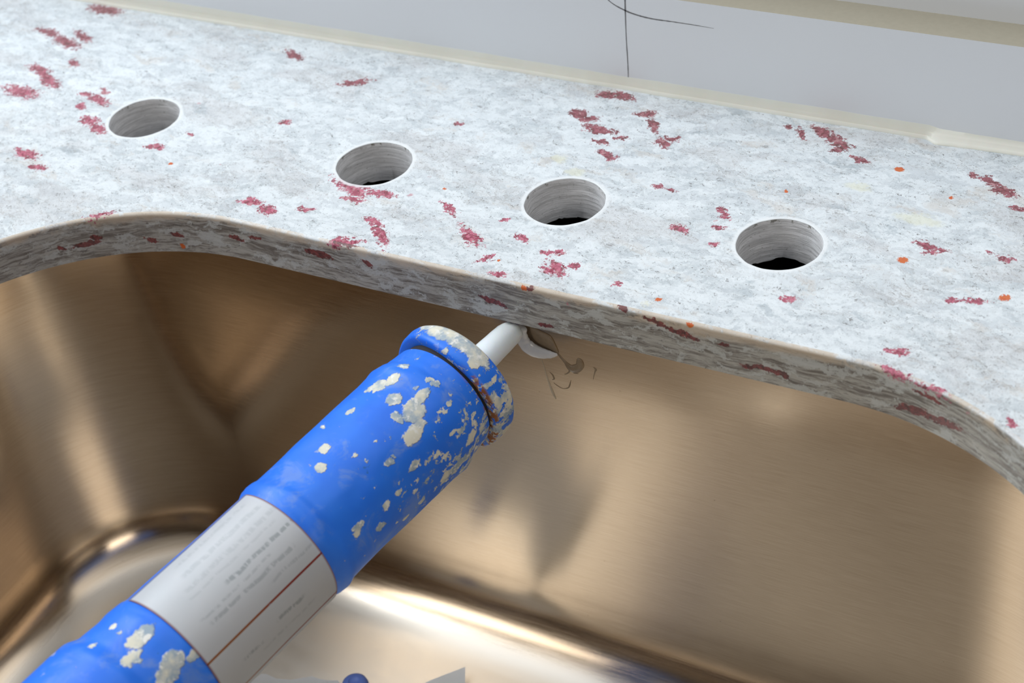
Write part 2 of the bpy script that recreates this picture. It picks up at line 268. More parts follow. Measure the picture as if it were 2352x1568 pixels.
    if not edge:
        f4 = spots(n, Pj, [(-300, 533, 0, 6, 5, 4), (-312, 540, 0, 5, 4, 4), (-180, 560, 0, 8, 4, 4), (-150, 545, 0, 14, 5, 4), (-232, 458, 0, 2.5, 2, 2)])
        col = n.mix(n.ramp(f4, .0, .6, 0, .40), col, (.74, .72, .48))
        # pale bruised ring where the core drill broke the polish
        dmin = 999.0
        for hx, hy in HOLES:
            dmin = n.math('MINIMUM', n.vmath('DISTANCE', n.mapping(P, scale=(1, 1, 0)), (hx, hy, 0)), dmin)
        rj = n.math('ADD', dmin, n.math('MULTIPLY', n.math('SUBTRACT', fs[2], .5), 2.5))
        col = n.mix(n.ramp(rj, 20.0, 18.6, 0, .8), col, (.80, .83, .85))
    n.set(Base_Color=col, Roughness=n.ramp(mid, .3, .7, .25, .36), Specular_IOR_Level=.4)
    return n.mat
def bored():
    n = NT('drilled_granite'); P = n.vmath('SCALE', n.coord(), 1000.0)
    w = n.noise(n.mapping(P, scale=(.05, .05, 1.2)), .9, 5, .7, .6)
    w2 = n.noise(n.mapping(P, scale=(.10, .10, 2.5)), 1.2, 3, .7, .4)
    col = n.mix(n.ramp(w, .38, .62), (.60, .60, .61), (.90, .90, .92)); col = n.mix(n.ramp(w2, .56, .64, 0, .55), col, (.28, .28, .28))
    col = n.mix(n.ramp(n.noise(P, 1.1, 3, .7), .62, .70, 0, .6), col, (.12, .11, .10))
    z = n.sep(P)[2]; gr = n.math('MULTIPLY', n.ramp(z, -2.6, -.6), n.ramp(n.noise(n.mapping(P, scale=(1, 1, .6)), .35, 3, .7), .56, .64))
    col = n.mix(n.math('MULTIPLY', gr, .8), col, (.10, .09, .05))
    n.set(Base_Color=col, Roughness=.75); n.bump(n.math('ADD', w, w2), .6, .0006); return n.mat
M_GRANITE = granite(False); M_EDGE = granite(True); M_BORED = bored()

def plain(name, col, rough=.5, metal=0.0, var=0.0, vscale=60, spec=.5, **k):
    n = NT(name)
    c = col
    if var: c = n.mix(n.noise(n.coord(), vscale, 4, .6), tuple(v * (1 - var) for v in col), tuple(min(1, v * (1 + var)) for v in col))
    n.set(Base_Color=c, Roughness=rough, Metallic=metal, Specular_IOR_Level=spec, **k); return n.mat

# ------------------------------------------------------------------ worktop
TH = 21.0
def in_poly(p, L):
    r = False; j = len(L) - 1
    for i in range(len(L)):
        (x1, y1), (x2, y2) = L[i], L[j]
        if (y1 > p.y) != (y2 > p.y) and p.x < (x2 - x1) * (p.y - y1) / (y2 - y1) + x1: r = not r
        j = i
    return r
def worktop():
    bm = bmesh.new(); loops = []
    outer = [(-1250, -60), (520, -60), (520, 606), (-1250, 606)]
    def hole_rings(base, grow, mi, r=1.3, seg=4, low=None):
        """base = wall outline, grow(e) = outline pushed e mm into the stone"""
        rings = [ring(bm, base, -TH if low is None else low)]
        rings.append(ring(bm, base, -TH * .5)); rings.append(ring(bm, base, -r))
        for k in range(1, seg + 1):
            a = math.pi / 2 * k / seg
            rings.append(ring(bm, grow(r * (1 - math.cos(a))), -r + r * math.sin(a)))
        for j in range(len(rings) - 1): bridge(bm, rings[j + 1], rings[j], mi if (j < 2 or mi == 2) else 0)
        return rings[0], rings[-1]
    def cut(e): return rrect(-549 - e, -28 + e, 20 - e, 452 + e, 122 + e, 40, 24)
    lo, hi = hole_rings(cut(0), cut, 2, 1.8)
    pairs = [(lo, hi)]
    for h, (hx, hy) in enumerate(HOLES):
        def circ(e, chips=False):
            pts = []
            for k in range(96):
                a = 2 * math.pi * k / 96
                rr = 17.5 + e + (0.35 * noise.noise(Vector((hx + math.cos(a) * 3, math.sin(a) * 3, 5))) if not chips else 0)
                pts.append((hx + rr * math.cos(a), hy + rr * math.sin(a)))
            return pts
        def chip(x, y):      # the saw broke small flakes off the lower rim
            return -TH + max(0, 3.2 * noise.noise(Vector((x * .16, y * .16, h * 3.1))) + 1.2 * noise.noise(Vector((x * .6, y * .6, h))))
        lo, hi = hole_rings(circ(0), circ, 1, .35, 2, chip); pairs.append((lo, hi))
    for which, up in ((1, True), (0, False)):
        ov = ring(bm, outer, 0 if up else -TH)
        vs = list(ov); edges = [(i, (i + 1) % 4) for i in range(4)]; base = 4
        for pr in pairs:
            L = pr[which]; vs += L; edges += [(base + i, base + (i + 1) % len(L)) for i in range(len(L))]; base += len(L)
        co = [Vector((v.co.x / S, v.co.y / S)) for v in vs]
        polys = [[(v.co.x / S, v.co.y / S) for v in pr[which]] for pr in pairs]
        rv, re, rf, ov_, oe_, of_ = delaunay_2d_cdt(co, edges, [], 1, 1e-4)
        for f in rf:
            c = sum((rv[i] for i in f), Vector((0, 0))) / 3
            if any(in_poly(c, L) for L in polys): continue
            ids = [ov_[i][0] for i in f]
            if not up: ids = ids[::-1]
            try: bm.faces.new([vs[i] for i in ids])
            except ValueError: pass
        if up: otop = ov
        else: obot = ov
    bridge(bm, obot, otop)
    bmesh.ops.recalc_face_normals(bm, faces=bm.faces)
    o = link_bm('granite_worktop', bm, [M_GRANITE, M_BORED, M_EDGE], smooth=40)
    for p in o.data.polygons:
        if abs(p.normal.z) > .999: p.use_smooth = False
    return tag(o, 'white and grey granite worktop with burgundy flecks, four drilled tap holes and sink cut-out', 'worktop')
worktop()

# ------------------------------------------------------------------ brushed steel sink
def steel():
    n = NT('brushed_steel'); P = n.vmath('SCALE', n.coord(), 1000.0)
    g = n.noise(n.mapping(P, scale=(.02, .02, 1.0)), 2.6, 4, .7, .0)
    g2 = n.noise(n.mapping(P, scale=(.05, .05, 1.0)), 1.0, 3, .6, .0)
    bl = n.noise(P, .02, 3, .5)
    col = n.mix(n.ramp(g, .3, .7), (.56, .45, .335), (.65, .535, .41))
    sp = n.voro(P, .09, 'F1', 'Distance'); col = n.mix(n.ramp(sp, .035, .022, 0, .5), col, (.25, .18, .12))
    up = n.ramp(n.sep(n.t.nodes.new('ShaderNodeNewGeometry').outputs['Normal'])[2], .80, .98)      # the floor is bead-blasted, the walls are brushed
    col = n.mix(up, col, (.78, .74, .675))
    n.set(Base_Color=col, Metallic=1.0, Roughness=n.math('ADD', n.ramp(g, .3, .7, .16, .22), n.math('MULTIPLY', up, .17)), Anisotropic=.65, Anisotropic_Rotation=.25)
    tg = n.t.nodes.new('ShaderNodeTangent'); tg.direction_type = 'RADIAL'; tg.axis = 'Z'; n.L(tg.outputs[0], n.b.inputs['Tangent'])
    n.bump(n.math('ADD', g, n.math('MULTIPLY', g2, .6)), .10, .00012)
    return n.mat
M_STEEL = steel()
def sink():
    bm = bmesh.new()
    top = -TH - .35; X0, X1, Y0, Y1, R = -560, -18, 12, 460, 85
    prof = [(-22, top), (-3, top), (-1.2, top - .4), (-.3, top - 1.4), (0, top - 3)]
    zc = -197; prof += [(0, -60), (0, -110), (0, -160), (0.0, zc)]
    rf = 33
    for k in range(1, 9):
        a = math.pi / 2 * k / 8; prof.append((rf * (1 - math.cos(a)), zc - rf * math.sin(a)))
    zf = zc - rf
    prof += [(rf + 6, zf - .05), (62, zf - .6), (120, zf - 2.0), (175, zf - 4)]
    rings = []
    for e, z in prof:
        r = max(R - e * (.8 if e > 0 else 1), 8); r = min(r, (Y1 - Y0) / 2 - e - 1)
        rings.append(ring(bm, rrect(X0 + e, X1 - e, Y0 + e, Y1 - e, r, 28, 14), z))
    # drain opening
    cx, cy = (X0 + X1) / 2, (Y0 + Y1) / 2; n = len(rings[-1])
    for rr, z in ((57, zf - 4.4), (56, zf - 6), (45, zf - 7), (44, zf - 9)):
        pts = []
        for v in rings[-1]:
            dx, dy = v.co.x / S - cx, v.co.y / S - cy; l = math.hypot(dx, dy); pts.append((cx + dx / l * rr, cy + dy / l * rr))
        rings.append(ring(bm, pts, z))
    for a, b_ in zip(rings, rings[1:]): bridge(bm, b_, a)
    # outer skin
    prof2 = [(-22, top - 1.1), (-1.5, top - 1.6), (-1.2, zc)]
    for k in range(1, 9):
        a = math.pi / 2 * k / 8; prof2.append((-1.2 + (rf + 1.2) * (1 - math.cos(a)), zc - (rf + 1.2) * math.sin(a)))
    prof2.append((175, zf - 11))
    r2 = []
    for e, z in prof2:
        r = max(R - e * (.8 if e > 0 else 1), 8); r = min(r, (Y1 - Y0) / 2 - e - 1)
        r2.append(ring(bm, rrect(X0 + e, X1 - e, Y0 + e, Y1 - e, r, 28, 14), z))
    for a, b_ in zip(r2, r2[1:]): bridge(bm, a, b_)
    bridge(bm, rings[0], r2[0]); bridge(bm, r2[-1], rings[-1])
    t = empty('undermount_sink', (cx, cy, zf - 11))
    tag(t, 'brushed stainless steel undermount sink bowl below the granite cut-out', 'sink')
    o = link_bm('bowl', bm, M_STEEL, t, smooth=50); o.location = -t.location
    # strainer over the drain
    bm = bmesh.new(); pr = [(56, zf - 5.9), (50, zf - 4.6), (44, zf - 5.4), (40, zf - 9), (12, zf - 9.6), (10, zf - 7), (3, zf - 6)]
    rs = [ring(bm, [(cx + r * math.cos(2 * math.pi * k / 48), cy + r * math.sin(2 * math.pi * k / 48)) for k in range(48)], z) for r, z in pr]
    for a, b_ in zip(rs, rs[1:]): bridge(bm, b_, a)
    bm.faces.new(rs[-1])
    o = link_bm('drain_strainer', bm, M_STEEL, t, smooth=50); o.location = -t.location
    return t
sink()

# ------------------------------------------------------------------ cabinet under the worktop (seen as black through the tap holes)
bm = bmesh.new()
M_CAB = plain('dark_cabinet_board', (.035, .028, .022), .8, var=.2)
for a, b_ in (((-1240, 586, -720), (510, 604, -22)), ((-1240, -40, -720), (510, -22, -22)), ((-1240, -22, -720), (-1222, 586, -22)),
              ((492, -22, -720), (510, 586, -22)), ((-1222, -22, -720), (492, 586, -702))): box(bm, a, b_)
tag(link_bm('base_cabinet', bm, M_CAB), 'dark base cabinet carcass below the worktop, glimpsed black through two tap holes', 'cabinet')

# ------------------------------------------------------------------ wall boards
WY = 606.0
M_WHITE = NT('white_laminate')
_c = M_WHITE.mix(M_WHITE.noise(M_WHITE.coord(), 4, 3, .5), (.80, .83, .88), (.85, .88, .92))
_p = M_WHITE.voro(M_WHITE.coord(), 22, 'F1', 'Distance'); _c = M_WHITE.mix(M_WHITE.ramp(_p, .022, .012, 0, .5), _c, (.35, .33, .30))
M_WHITE.set(Base_Color=_c, Roughness=.38); M_WHITE = M_WHITE.mat
M_RAW = plain('raw_board_edge', (.40, .365, .285), .8, var=.08, vscale=400)
bm = bmesh.new(); box(bm, (-1250, WY, -21), (520, WY + 18, 49.5)); bm.faces.ensure_lookup_table()
for f in bm.faces:
    if f.calc_center_median().z > 49.4 * S: f.material_index = 1
board = tag(link_bm('trim_1', bm, [M_WHITE, M_RAW]), 'low white splashback board with raw tan top edge behind the worktop', 'splashback', kind='structure')
bm = bmesh.new(); box(bm, (-1250, WY + 18, -21), (520, WY + 36, 118)); box(bm, (-1250, WY + 36, 100), (520, WY + 190, 118))
tag(link_bm('wall_back', bm, M_WHITE), 'smooth white wall rising behind the low splashback board', 'wall', kind='structure')

# ------------------------------------------------------------------ swept tubes
def tube(bm, path, radii, n=12, squash=None, cap=True):
    """path in mm; radii float or list; squash = (axis vector, factor) flattens the section"""
    P = [Vector(p) for p in path]; rings = []
    prevN = None
    for i, p in enumerate(P):
        t = (P[min(i + 1, len(P) - 1)] - P[max(i - 1, 0)]).normalized()
        if prevN is None:
            prevN = t.cross(Vector((0, 0, 1))); 
            if prevN.length < .1: prevN = t.cross(Vector((0, 1, 0)))
        prevN = (prevN - t * prevN.dot(t)).normalized(); bn = t.cross(prevN)
        r = radii[i] if isinstance(radii, (list, tuple)) else radii
        L = []
        for k in range(n):
            a = 2 * math.pi * k / n; d = (prevN * math.cos(a) + bn * math.sin(a)) * r
            if squash: ax, fa = squash; d -= ax * d.dot(ax) * (1 - fa)
            L.append(bm.verts.new((p + d) * S))
        rings.append(L)
    for a, b_ in zip(rings, rings[1:]): bridge(bm, a, b_)
    if cap: bm.faces.new(rings[0][::-1]); bm.faces.new(rings[-1])
def spline(pts, k=6):
    """Catmull-Rom through tuples of any length"""
    out = []
    for i in range(len(pts) - 1):
        p0, p1, p2, p3 = pts[max(i - 1, 0)], pts[i], pts[i + 1], pts[min(i + 2, len(pts) - 1)]
        for j in range(k):
            t = j / k
            out.append(tuple(.5 * (2 * b + (c - a) * t + (2 * a - 5 * b + 4 * c - d) * t * t + (3 * b - a - 3 * c + d) * t ** 3) for a, b, c, d in zip(p0, p1, p2, p3)))
    out.append(tuple(pts[-1])); return out

M_PENCIL = plain('pencil_graphite', (.17, .17, .18), .6)
for nm, pts in (('pencil_line', [(-305.2, 49.4, .45), (-306.2, 30, .3), (-306.6, 12, .3), (-307.0, 4.5, .18)]),
                ('pencil_curve', [(-318, 49.0, .28), (-312.5, 43.6, .30), (-305.4, 40.4, .42), (-299, 38.9, .40), (-292, 38.2, .36), (-283, 38.2, .25), (-272, 38.1, .18), (-262.5, 37.8, .07)])):
    bm = bmesh.new(); sp = spline(pts, 10); V = []
    for i, (x, z, w) in enumerate(sp):
        x2, z2, _ = sp[min(i + 1, len(sp) - 1)]; x1, z1, _ = sp[max(i - 1, 0)]
        d = Vector((x2 - x1, z2 - z1)).normalized(); w *= .7 + .8 * abs(noise.noise(Vector((i * .7, 0, 0))))
        V.append([bm.verts.new(((x + sx * d.y * w) * S, (WY - yy) * S, (z - sx * d.x * w) * S)) for sx, yy in ((-1, .06), (1, .06), (1, -.02), (-1, -.02))])
    for a, b_ in zip(V, V[1:]): bridge(bm, a, b_)
    bm.faces.new(V[0]); bm.faces.new(V[-1][::-1]); bmesh.ops.recalc_face_normals(bm, faces=bm.faces)
    o = link_bm(nm, bm, M_PENCIL, board)
# sealant bead in the corner: two ridges, then a broad smear on the right
n = NT('cream_sealant'); _c = n.mix(n.noise(n.coord(), 60, 3, .6), (.80, .785, .70), (.88, .87, .80)); n.set(Base_Color=_c, Roughness=.45, Subsurface_Weight=.1, Subsurface_Scale=.002); M_SEAL = n.mat
bm = bmesh.new(); R_ = []
x = -1250.0
while x <= 520:
    w = max(0, min(1, (x + 164) / 5)); j = noise.noise(Vector((x * .04, 0, 0))) * .5 + noise.noise(Vector((x * .2, 3, 0))) * .18
    left = max(0, min(1, (-330 - x) / 300))
    fy = 3.0 + 2.6 * w * math.exp(-max(0, x + 160) / 22) + .5 * w + j + left * .6; hz = 5.6 + j * .6 + left * 1.5 - 1.0 * w
    rd = 1 - w
    pr = [(fy, -.02), (fy - .15, .5), (fy * .72, 1.1 + .5 * rd), (fy * .60, 1.35 - .1 * rd), (fy * .42, 2.4 + .7 * rd), (fy * .30, 2.9 - .3 * rd), (fy * .14, hz * .75), (.05, hz), (-.3, hz), (-.3, -.02)]
    R_.append([bm.verts.new((x * S, (WY - a) * S, b_ * S)) for a, b_ in pr])
    x += 1.5 if -700 < x < -60 else 12
for a, b_ in zip(R_, R_[1:]): bridge(bm, a, b_)
bm.faces.new(R_[0]); bm.faces.new(R_[-1][::-1]); bmesh.ops.recalc_face_normals(bm, faces=bm.faces)
tag(link_bm('sealant_bead', bm, M_SEAL, smooth=60), 'cream sealant bead along the joint between worktop and white splashback', 'sealant')

# ------------------------------------------------------------------ caulking gun
TIP = Vector((-294.3, 453.0, -27.9)); tl = math.radians(31)
AX = (math.cos(tl) * (CR * .72 + CU * .694).normalized() + math.sin(tl) * CF).normalized()       # points from the hand to the nozzle
mid_ = TIP - AX * 130; tocam = (Vector((0, 0, 402.2)) - mid_).normalized()
NX = (tocam - AX * tocam.dot(AX)).normalized(); NY = AX.cross(NX)                          # NX faces the viewer, NY the upper left flank
gun = empty('caulking_gun'); gun.location = TIP * S
gun.rotation_euler = Matrix((NX, NY, AX)).transposed().to_euler()
tag(gun, 'blue paint-spattered caulking gun barrel with white printed label, nozzle at the sink rim', 'caulking gun')
def lathe(prof, n=128, close=False, wob=None, phi=(0, 360), mi=0):
    """prof = [(s, r)] with s measured backwards from the nozzle tip"""
    bm = bmesh.new(); full = phi == (0, 360); R_ = []
    for s_, r_ in prof:
        L = []
        for k in range(n if full else n + 1):
            a = math.radians(phi[0] + (phi[1] - phi[0]) * k / n)
            rr, ss = (r_, s_) if wob is None else wob(s_, r_, a)
            L.append(bm.verts.new((rr * math.cos(a) * S, rr * math.sin(a) * S, -ss * S)))
        R_.append(L)
    for A_, B_ in zip(R_, R_[1:]):
        m_ = len(A_)
        for i in range(m_ if full else m_ - 1):
            bm.faces.new((A_[i], A_[(i + 1) % m_], B_[(i + 1) % m_], B_[i])).material_index = mi
    if close: bm.faces.new(R_[0]); bm.faces.new(R_[-1][::-1])
    return bm
def dense(prof, step=1.0):
    out = []
    for (a, ra), (b_, rb) in zip(prof, prof[1:]):
        k = max(1, int(abs(b_ - a) / step))
        for j in range(k):
            t = j / k; out.append((a + (b_ - a) * t, ra + (rb - ra) * (t * t * (3 - 2 * t))))
    out.append(prof[-1]); return out

# splat list: (s, phi degrees, length along s, width, ) mm
SPLATS = [(64.5, -44.2, 3.2, 2.6), (70.4, -48.9, 2.5, 1.8), (71.5, -57.8, 2.8, 1.6), (70.2, -14.7, 2.8, 2.0), (65.4, -13.1, 6.2, 2.2), (77.2, -13.5, 2.3, 2.7), (73.9, 3.6, 3.2, 1.8), (49.5, -46.5, 1.9, 1.6), (49.1, -44.7, 2.1, 1.2), (41.5, -27.4, 2.3, 1.6), (56.1, -47.4, 1.9, 2.6), (105.6, -40.4, 2.3, 2.4), (112.8, -29.0, 2.3, 2.6), (85.0, -51.3, 1.9, 1.4), (86.1, -53.3, 1.9, 1.3), (92.9, 8.2, 2.3, 1.6), (84.9, 26.3, 3.2, 1.8), (118.9, 29.9, 3.0, 1.4), (120.4, 34.2, 2.3, 1.3), (110.2, 46.1, 3.2, 1.3), (97.4, 65.2, 2.5, 1.2), (97.2, 33.1, 2.1, 1.4), (45.7, 10.0, 1.9, 1.4), (42.0, 7.7, 1.9, 1.2), (55.6, -12.8, 2.5, 1.6), (63.4, 27.8, 1.7, 1.1), (55.9, -19.6, 2.1, 1.4), (57.7, 6.9, 1.7, 1.2), (212.9, -19.9, 5.1, 2.0), (203.8, 2.9, 5.1, 3.3), (195.7, 10.7, 4.3, 1.8), (217.3, -51.2, 2.1, 1.6), (207.1, -54.7, 2.1, 1.2), (74.5, 34.2, 2.8, 1.2), (72.0, 63.2, 4.3, 2.2), (64.0, 63.2, 4.3, 2.4), (55.9, 46.2, 5.1, 2.2), (49.0, 38.7, 3.2, 1.4), (87.8, 63.3, 1.7, 1.6), (103.9, 34.8, 2.5, 1.6), (34.5, -47.0, 3.2, 6.1), (32.7, -25.3, 3.2, 3.3), (35.8, -9.8, 2.5, 2.4), (29.5, -11.5, 4.3, 1.4), (34.8, 31.8, 2.1, 1.0), (37.8, 60.1, 1.5, 1.0), (44.8, -65.4, 1.5, 1.2)]
def blue(name, dens=0.0, extra=()):
    n = NT(name); P = n.vmath('SCALE', n.coord(), 1000.0)
    sp = n.sep(P); fine = n.noise(P, .35, 4, .65, .4)
    jit = n.vmath('SUBTRACT', n.noise(P, .22, 4, .65, col=True), (.5, .5, .5)); Pj = n.vmath('ADD', P, n.vmath('SCALE', jit, 7.0))
    col = n.mix(n.noise(P, .05, 3, .6), (.006, .13, .80), (.030, .24, .95))
    # thin washed film of dried filler
    film = n.ramp(n.noise(P, .07, 5, .7, .6), .52, .70, 0, .32); col = n.mix(film, col, (.32, .42, .55))
    pos = n.math('SUBTRACT', 0.0, sp[2])
    near = n.ramp(pos, 80, 40)                                        # more filler towards the nozzle end
    low = n.math('MULTIPLY', n.ramp(sp[1], -2, 20), n.ramp(pos, 130, 60))
    v = n.noise(n.mapping(Pj, scale=(1, 1, .75)), .26, 3, .6, .2)
    th = n.math('SUBTRACT', .705 - dens, n.math('ADD', n.math('MULTIPLY', near, .07), n.math('MULTIPLY', low, .17)))
    m0 = n.ramp(n.math('SUBTRACT', v, th), 0, .035)
    v2 = n.voro(Pj, .16, 'F1', 'Distance'); vc = n.sep(n.voro(Pj, .16, 'F1', 'Color'))
    m1 = n.math('MULTIPLY', n.ramp(v2, .20, .13), n.ramp(vc[0], n.math('SUBTRACT', .80 - dens * 3, n.math('MULTIPLY', n.math('MAXIMUM', near, low), .3)), .86))
    lst = [(rr * math.cos(math.radians(ph)), rr * math.sin(math.radians(ph)), -s_, ws * 1.25, ws * 1.25, ls * 1.2) for (s_, ph, ls, ws) in extra for rr in (26.3,)]
    m2 = n.ramp(n.math('ADD', spots(n, n.vmath('ADD', P, n.vmath('SCALE', jit, 5.0)), lst), n.math('MULTIPLY', n.math('SUBTRACT', fine, .5), .5)), .10, .26) if lst else 0.0
    mm = n.math('MAXIMUM', n.math('MAXIMUM', m0, m1), m2)
    pc = n.mix(n.ramp(n.noise(P, .12, 3, .6), .38, .62), (.36, .44, .47), (.78, .74, .56)); pc = n.mix(n.ramp(fine, .52, .66), pc, (.88, .86, .76))
    col = n.mix(n.math('MULTIPLY', mm, .92), col, pc)
    dk = n.ramp(n.noise(n.mapping(Pj, loc=(50, 20, 9)), .22, 3, .6), .70, .76, 0, .6); col = n.mix(dk, col, (.02, .12, .20))
    # rust where the slit has worn on the lower side
    ru = n.math('MULTIPLY', n.math('MULTIPLY', n.ramp(n.math('ABSOLUTE', n.math('SUBTRACT', pos, 43.2)), 2.2, .9), n.ramp(sp[1], -6, 8)), n.ramp(n.noise(P, .30, 3, .6), .46, .54))
    col = n.mix(ru, col, n.mix(fine, (.12, .03, .01), (.50, .20, .06)))
    n.set(Base_Color=col, Roughness=n.math('ADD', .42, n.math('MULTIPLY', mm, .3)), Specular_IOR_Level=.45)
    n.bump(n.math('ADD', n.math('MULTIPLY', mm, 1.0), n.math('MULTIPLY', fine, .15)), .6, .0006)
    return n.mat
SPLATS += [(34, -42, 5, 9), (33.5, -24, 5.5, 8), (34.5, -6, 4, 6), (33, -62, 4, 5), (38, -2, 3, 3), (78, 6, 5, 3), (71, -8, 5, 4.5), (72, -28, 3.5, 3), (69, -52, 3, 3), (205, -28, 6, 3), (208, 8, 5, 3.5)]
M_BLUE = blue('blue_enamel', 0, SPLATS); M_CAPBLUE = blue('blue_enamel_cap', .03, [q for q in SPLATS if q[0] < 45])
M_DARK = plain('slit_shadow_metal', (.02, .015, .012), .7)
def dent(s_, r_, a):
    if s_ < 45: return r_, s_
    w = min(1, (s_ - 45) / 10)
    d = noise.noise(Vector((math.cos(a) * 1.3, math.sin(a) * 1.3, s_ * .03))) * .7 + noise.noise(Vector((math.cos(a) * 4, math.sin(a) * 4, s_ * .09))) * .22
    if 131 < s_ < 199: d *= .35
    return r_ + d * w, s_ + .8 * noise.noise(Vector((math.cos(a) * 2, math.sin(a) * 2, s_ * .02)))
prof = dense([(41.0, 20.5), (43.2, 21.5), (44.2, 24.4), (48, 24.7), (53, 25.2), (57, 26.5), (59.5, 27.0), (63, 26.5), (70, 26.1), (100, 25.9), (118, 25.8), (126, 26.0), (130, 26.8), (133.5, 26.4), (136, 25.3), (160, 25.3), (193, 25.8), (197, 26.7), (201, 26.9), (206, 26.4), (214, 26.8), (221, 28.9), (228, 29.2), (246, 29.2), (250, 28.4), (253, 24.0), (254, 3.5)])
o = link_bm('barrel', lathe(prof, wob=dent, close=True), M_BLUE, gun, smooth=50)
def tilt_cap(s_, r_, a):
    # the cap sits slightly crooked: the slit gapes on the upper left flank
    op = max(0.0, -math.sin(a)); k = max(0, min(1, (s_ - 33) / 9))
    return r_, s_ - k * 3.2 * op ** 3 + (0.25 * noise.noise(Vector((math.cos(a) * 3, math.sin(a) * 3, 0))) if s_ > 41 else 0)
cap = link_bm('end_cap', lathe(dense([(42.2, 22.0), (42.6, 26.4), (42, 27.3), (40.8, 27.7), (35, 27.9), (32.5, 27.5), (30.8, 26.3), (29.7, 24.2), (29.4, 22), (29.4, 8.0), (30.8, 7.8), (41.3, 7.9), (41.3, 20)], .8), wob=tilt_cap), M_CAPBLUE, gun, smooth=50)
o = link_bm('slit_shade_ring', lathe([(39.5, 21.2), (40, 23.2), (44.8, 23.6), (45.6, 22.8)], 96), M_DARK, gun, smooth=40)  # near-black ring painting the shade inside the slit
# nozzle: milky plastic, squeezed at the tip
n = NT('milky_nozzle'); _c = n.mix(n.noise(n.coord(), 90, 3, .6), (.80, .87, .92), (.90, .94, .96)); n.set(Base_Color=_c, Roughness=.28, Subsurface_Weight=.6, Subsurface_Radius=(.6, .8, 1.0), Subsurface_Scale=.004, Specular_IOR_Level=.55)
n.bump(n.noise(n.coord(), 350, 3, .6), .25, .0005); M_NOZ = n.mat
def nz(s_, r_, a):
    w = max(0, 1 - s_ / 6)
    return r_ + w * .5 * noise.noise(Vector((math.cos(a) * 2, math.sin(a) * 2, 1))), s_ + w * (1.7 * math.cos(a + 2.6) + 1.0 * noise.noise(Vector((math.cos(a) * 2, math.sin(a) * 2, 7))))
o = link_bm('nozzle', lathe(dense([(-1.6, 1.6), (-1.5, 3.2), (-.8, 4.7), (1.2, 5.5), (8, 5.8), (16, 6.1), (24, 6.5), (34, 7.0), (41.4, 7.6)], .7), 64, True, nz), M_NOZ, gun, smooth=60)
# label, a wrapped sheet
def label_mat():
    n = NT('printed_label'); P = n.vmath('SCALE', n.coord(), 1000.0); sp = n.sep(P)
    pos = n.math('SUBTRACT', 0.0, sp[2]); phi = n.math('MULTIPLY', n.math('ARCTAN2', sp[1], sp[0]), -180 / math.pi)
    Q = n.comb(pos, n.math('MULTIPLY', phi, .45), 0)                  # millimetres on the unrolled sheet
    col = n.mix(n.noise(P, .06, 3, .6), (.86, .90, .94), (.95, .96, .99))
    # faded lines of small print
    for ph, w, s0, s1, c in ((12, 1.9, 134, 172, .75), (-3, 1.8, 142, 186, .55), (-12, 1.4, 136, 160, .35), (30, 2.4, 134, 184, .22), (22, 1.2, 140, 186, .18), (42, 2.6, 138, 180, .25), (4, 1.2, 150, 188, .35), (-40, 1.7, 150, 166, .75), (-44, 1.5, 172, 184, .6), (56, 2.0, 140, 178, .22), (-52, 1.3, 146, 176, .25)):
        dy = n.math('ABSOLUTE', n.math('SUBTRACT', phi, n.math('ADD', ph, n.math('MULTIPLY', n.math('SUBTRACT', n.noise(Q, .12, 2), .5), 5.0))))
        mk = n.math('MULTIPLY', n.ramp(dy, w * 1.35, w * .5), n.math('MULTIPLY', n.ramp(pos, s0, s0 + 3), n.ramp(pos, s1, s1 - 3)))
        c *= .7; mk = n.math('MULTIPLY', mk, n.ramp(n.noise(n.mapping(Q, loc=(ph, 0, 0), scale=(1, .3, 1)), .55, 3, .7), .40, .52))
        col = n.mix(n.math('MULTIPLY', mk, c), col, (.36, .42, .44))
    # ruled red-brown lines
    fr = n.noise(P, .10, 3, .6)
    for ph, hw in ((-23.3, .9), (-71, 1.3)):
        dy = n.math('ABSOLUTE', n.math('SUBTRACT', phi, ph)); mk = n.ramp(dy, hw * 1.25, hw * .75)
        lc = n.mix(n.ramp(pos, 150, 185), (.40, .035, .02), (.50, .16, .03)); lc = n.mix(n.ramp(fr, .60, .66, 0, .8), lc, (.45, .47, .60))
        col = n.mix(mk, col, lc)
    for e0, e1 in ((136.5, 137.6), (195.5, 194.3)):
        col = n.mix(n.ramp(pos, e1, e0, 0, .9), col, (.30, .03, .03))
    col = n.mix(n.ramp(phi, 66, 67), col, (.30, .36, .62))
    n.set(Base_Color=col, Roughness=.33, Specular_IOR_Level=.5); return n.mat
bm = lathe(dense([(136.6, 26.2), (138, 26.3), (160, 26.3), (192, 26.6), (195.4, 26.7)], 2), 90, phi=(-70, 88))
for v in list(bm.verts): pass
geo = bmesh.ops.solidify(bm, geom=bm.faces[:], thickness=.00025)
o = link_bm('label', bm, label_mat(), gun, smooth=50); o['label'] = 'white printed label with red-brown ruled lines and faded small print'

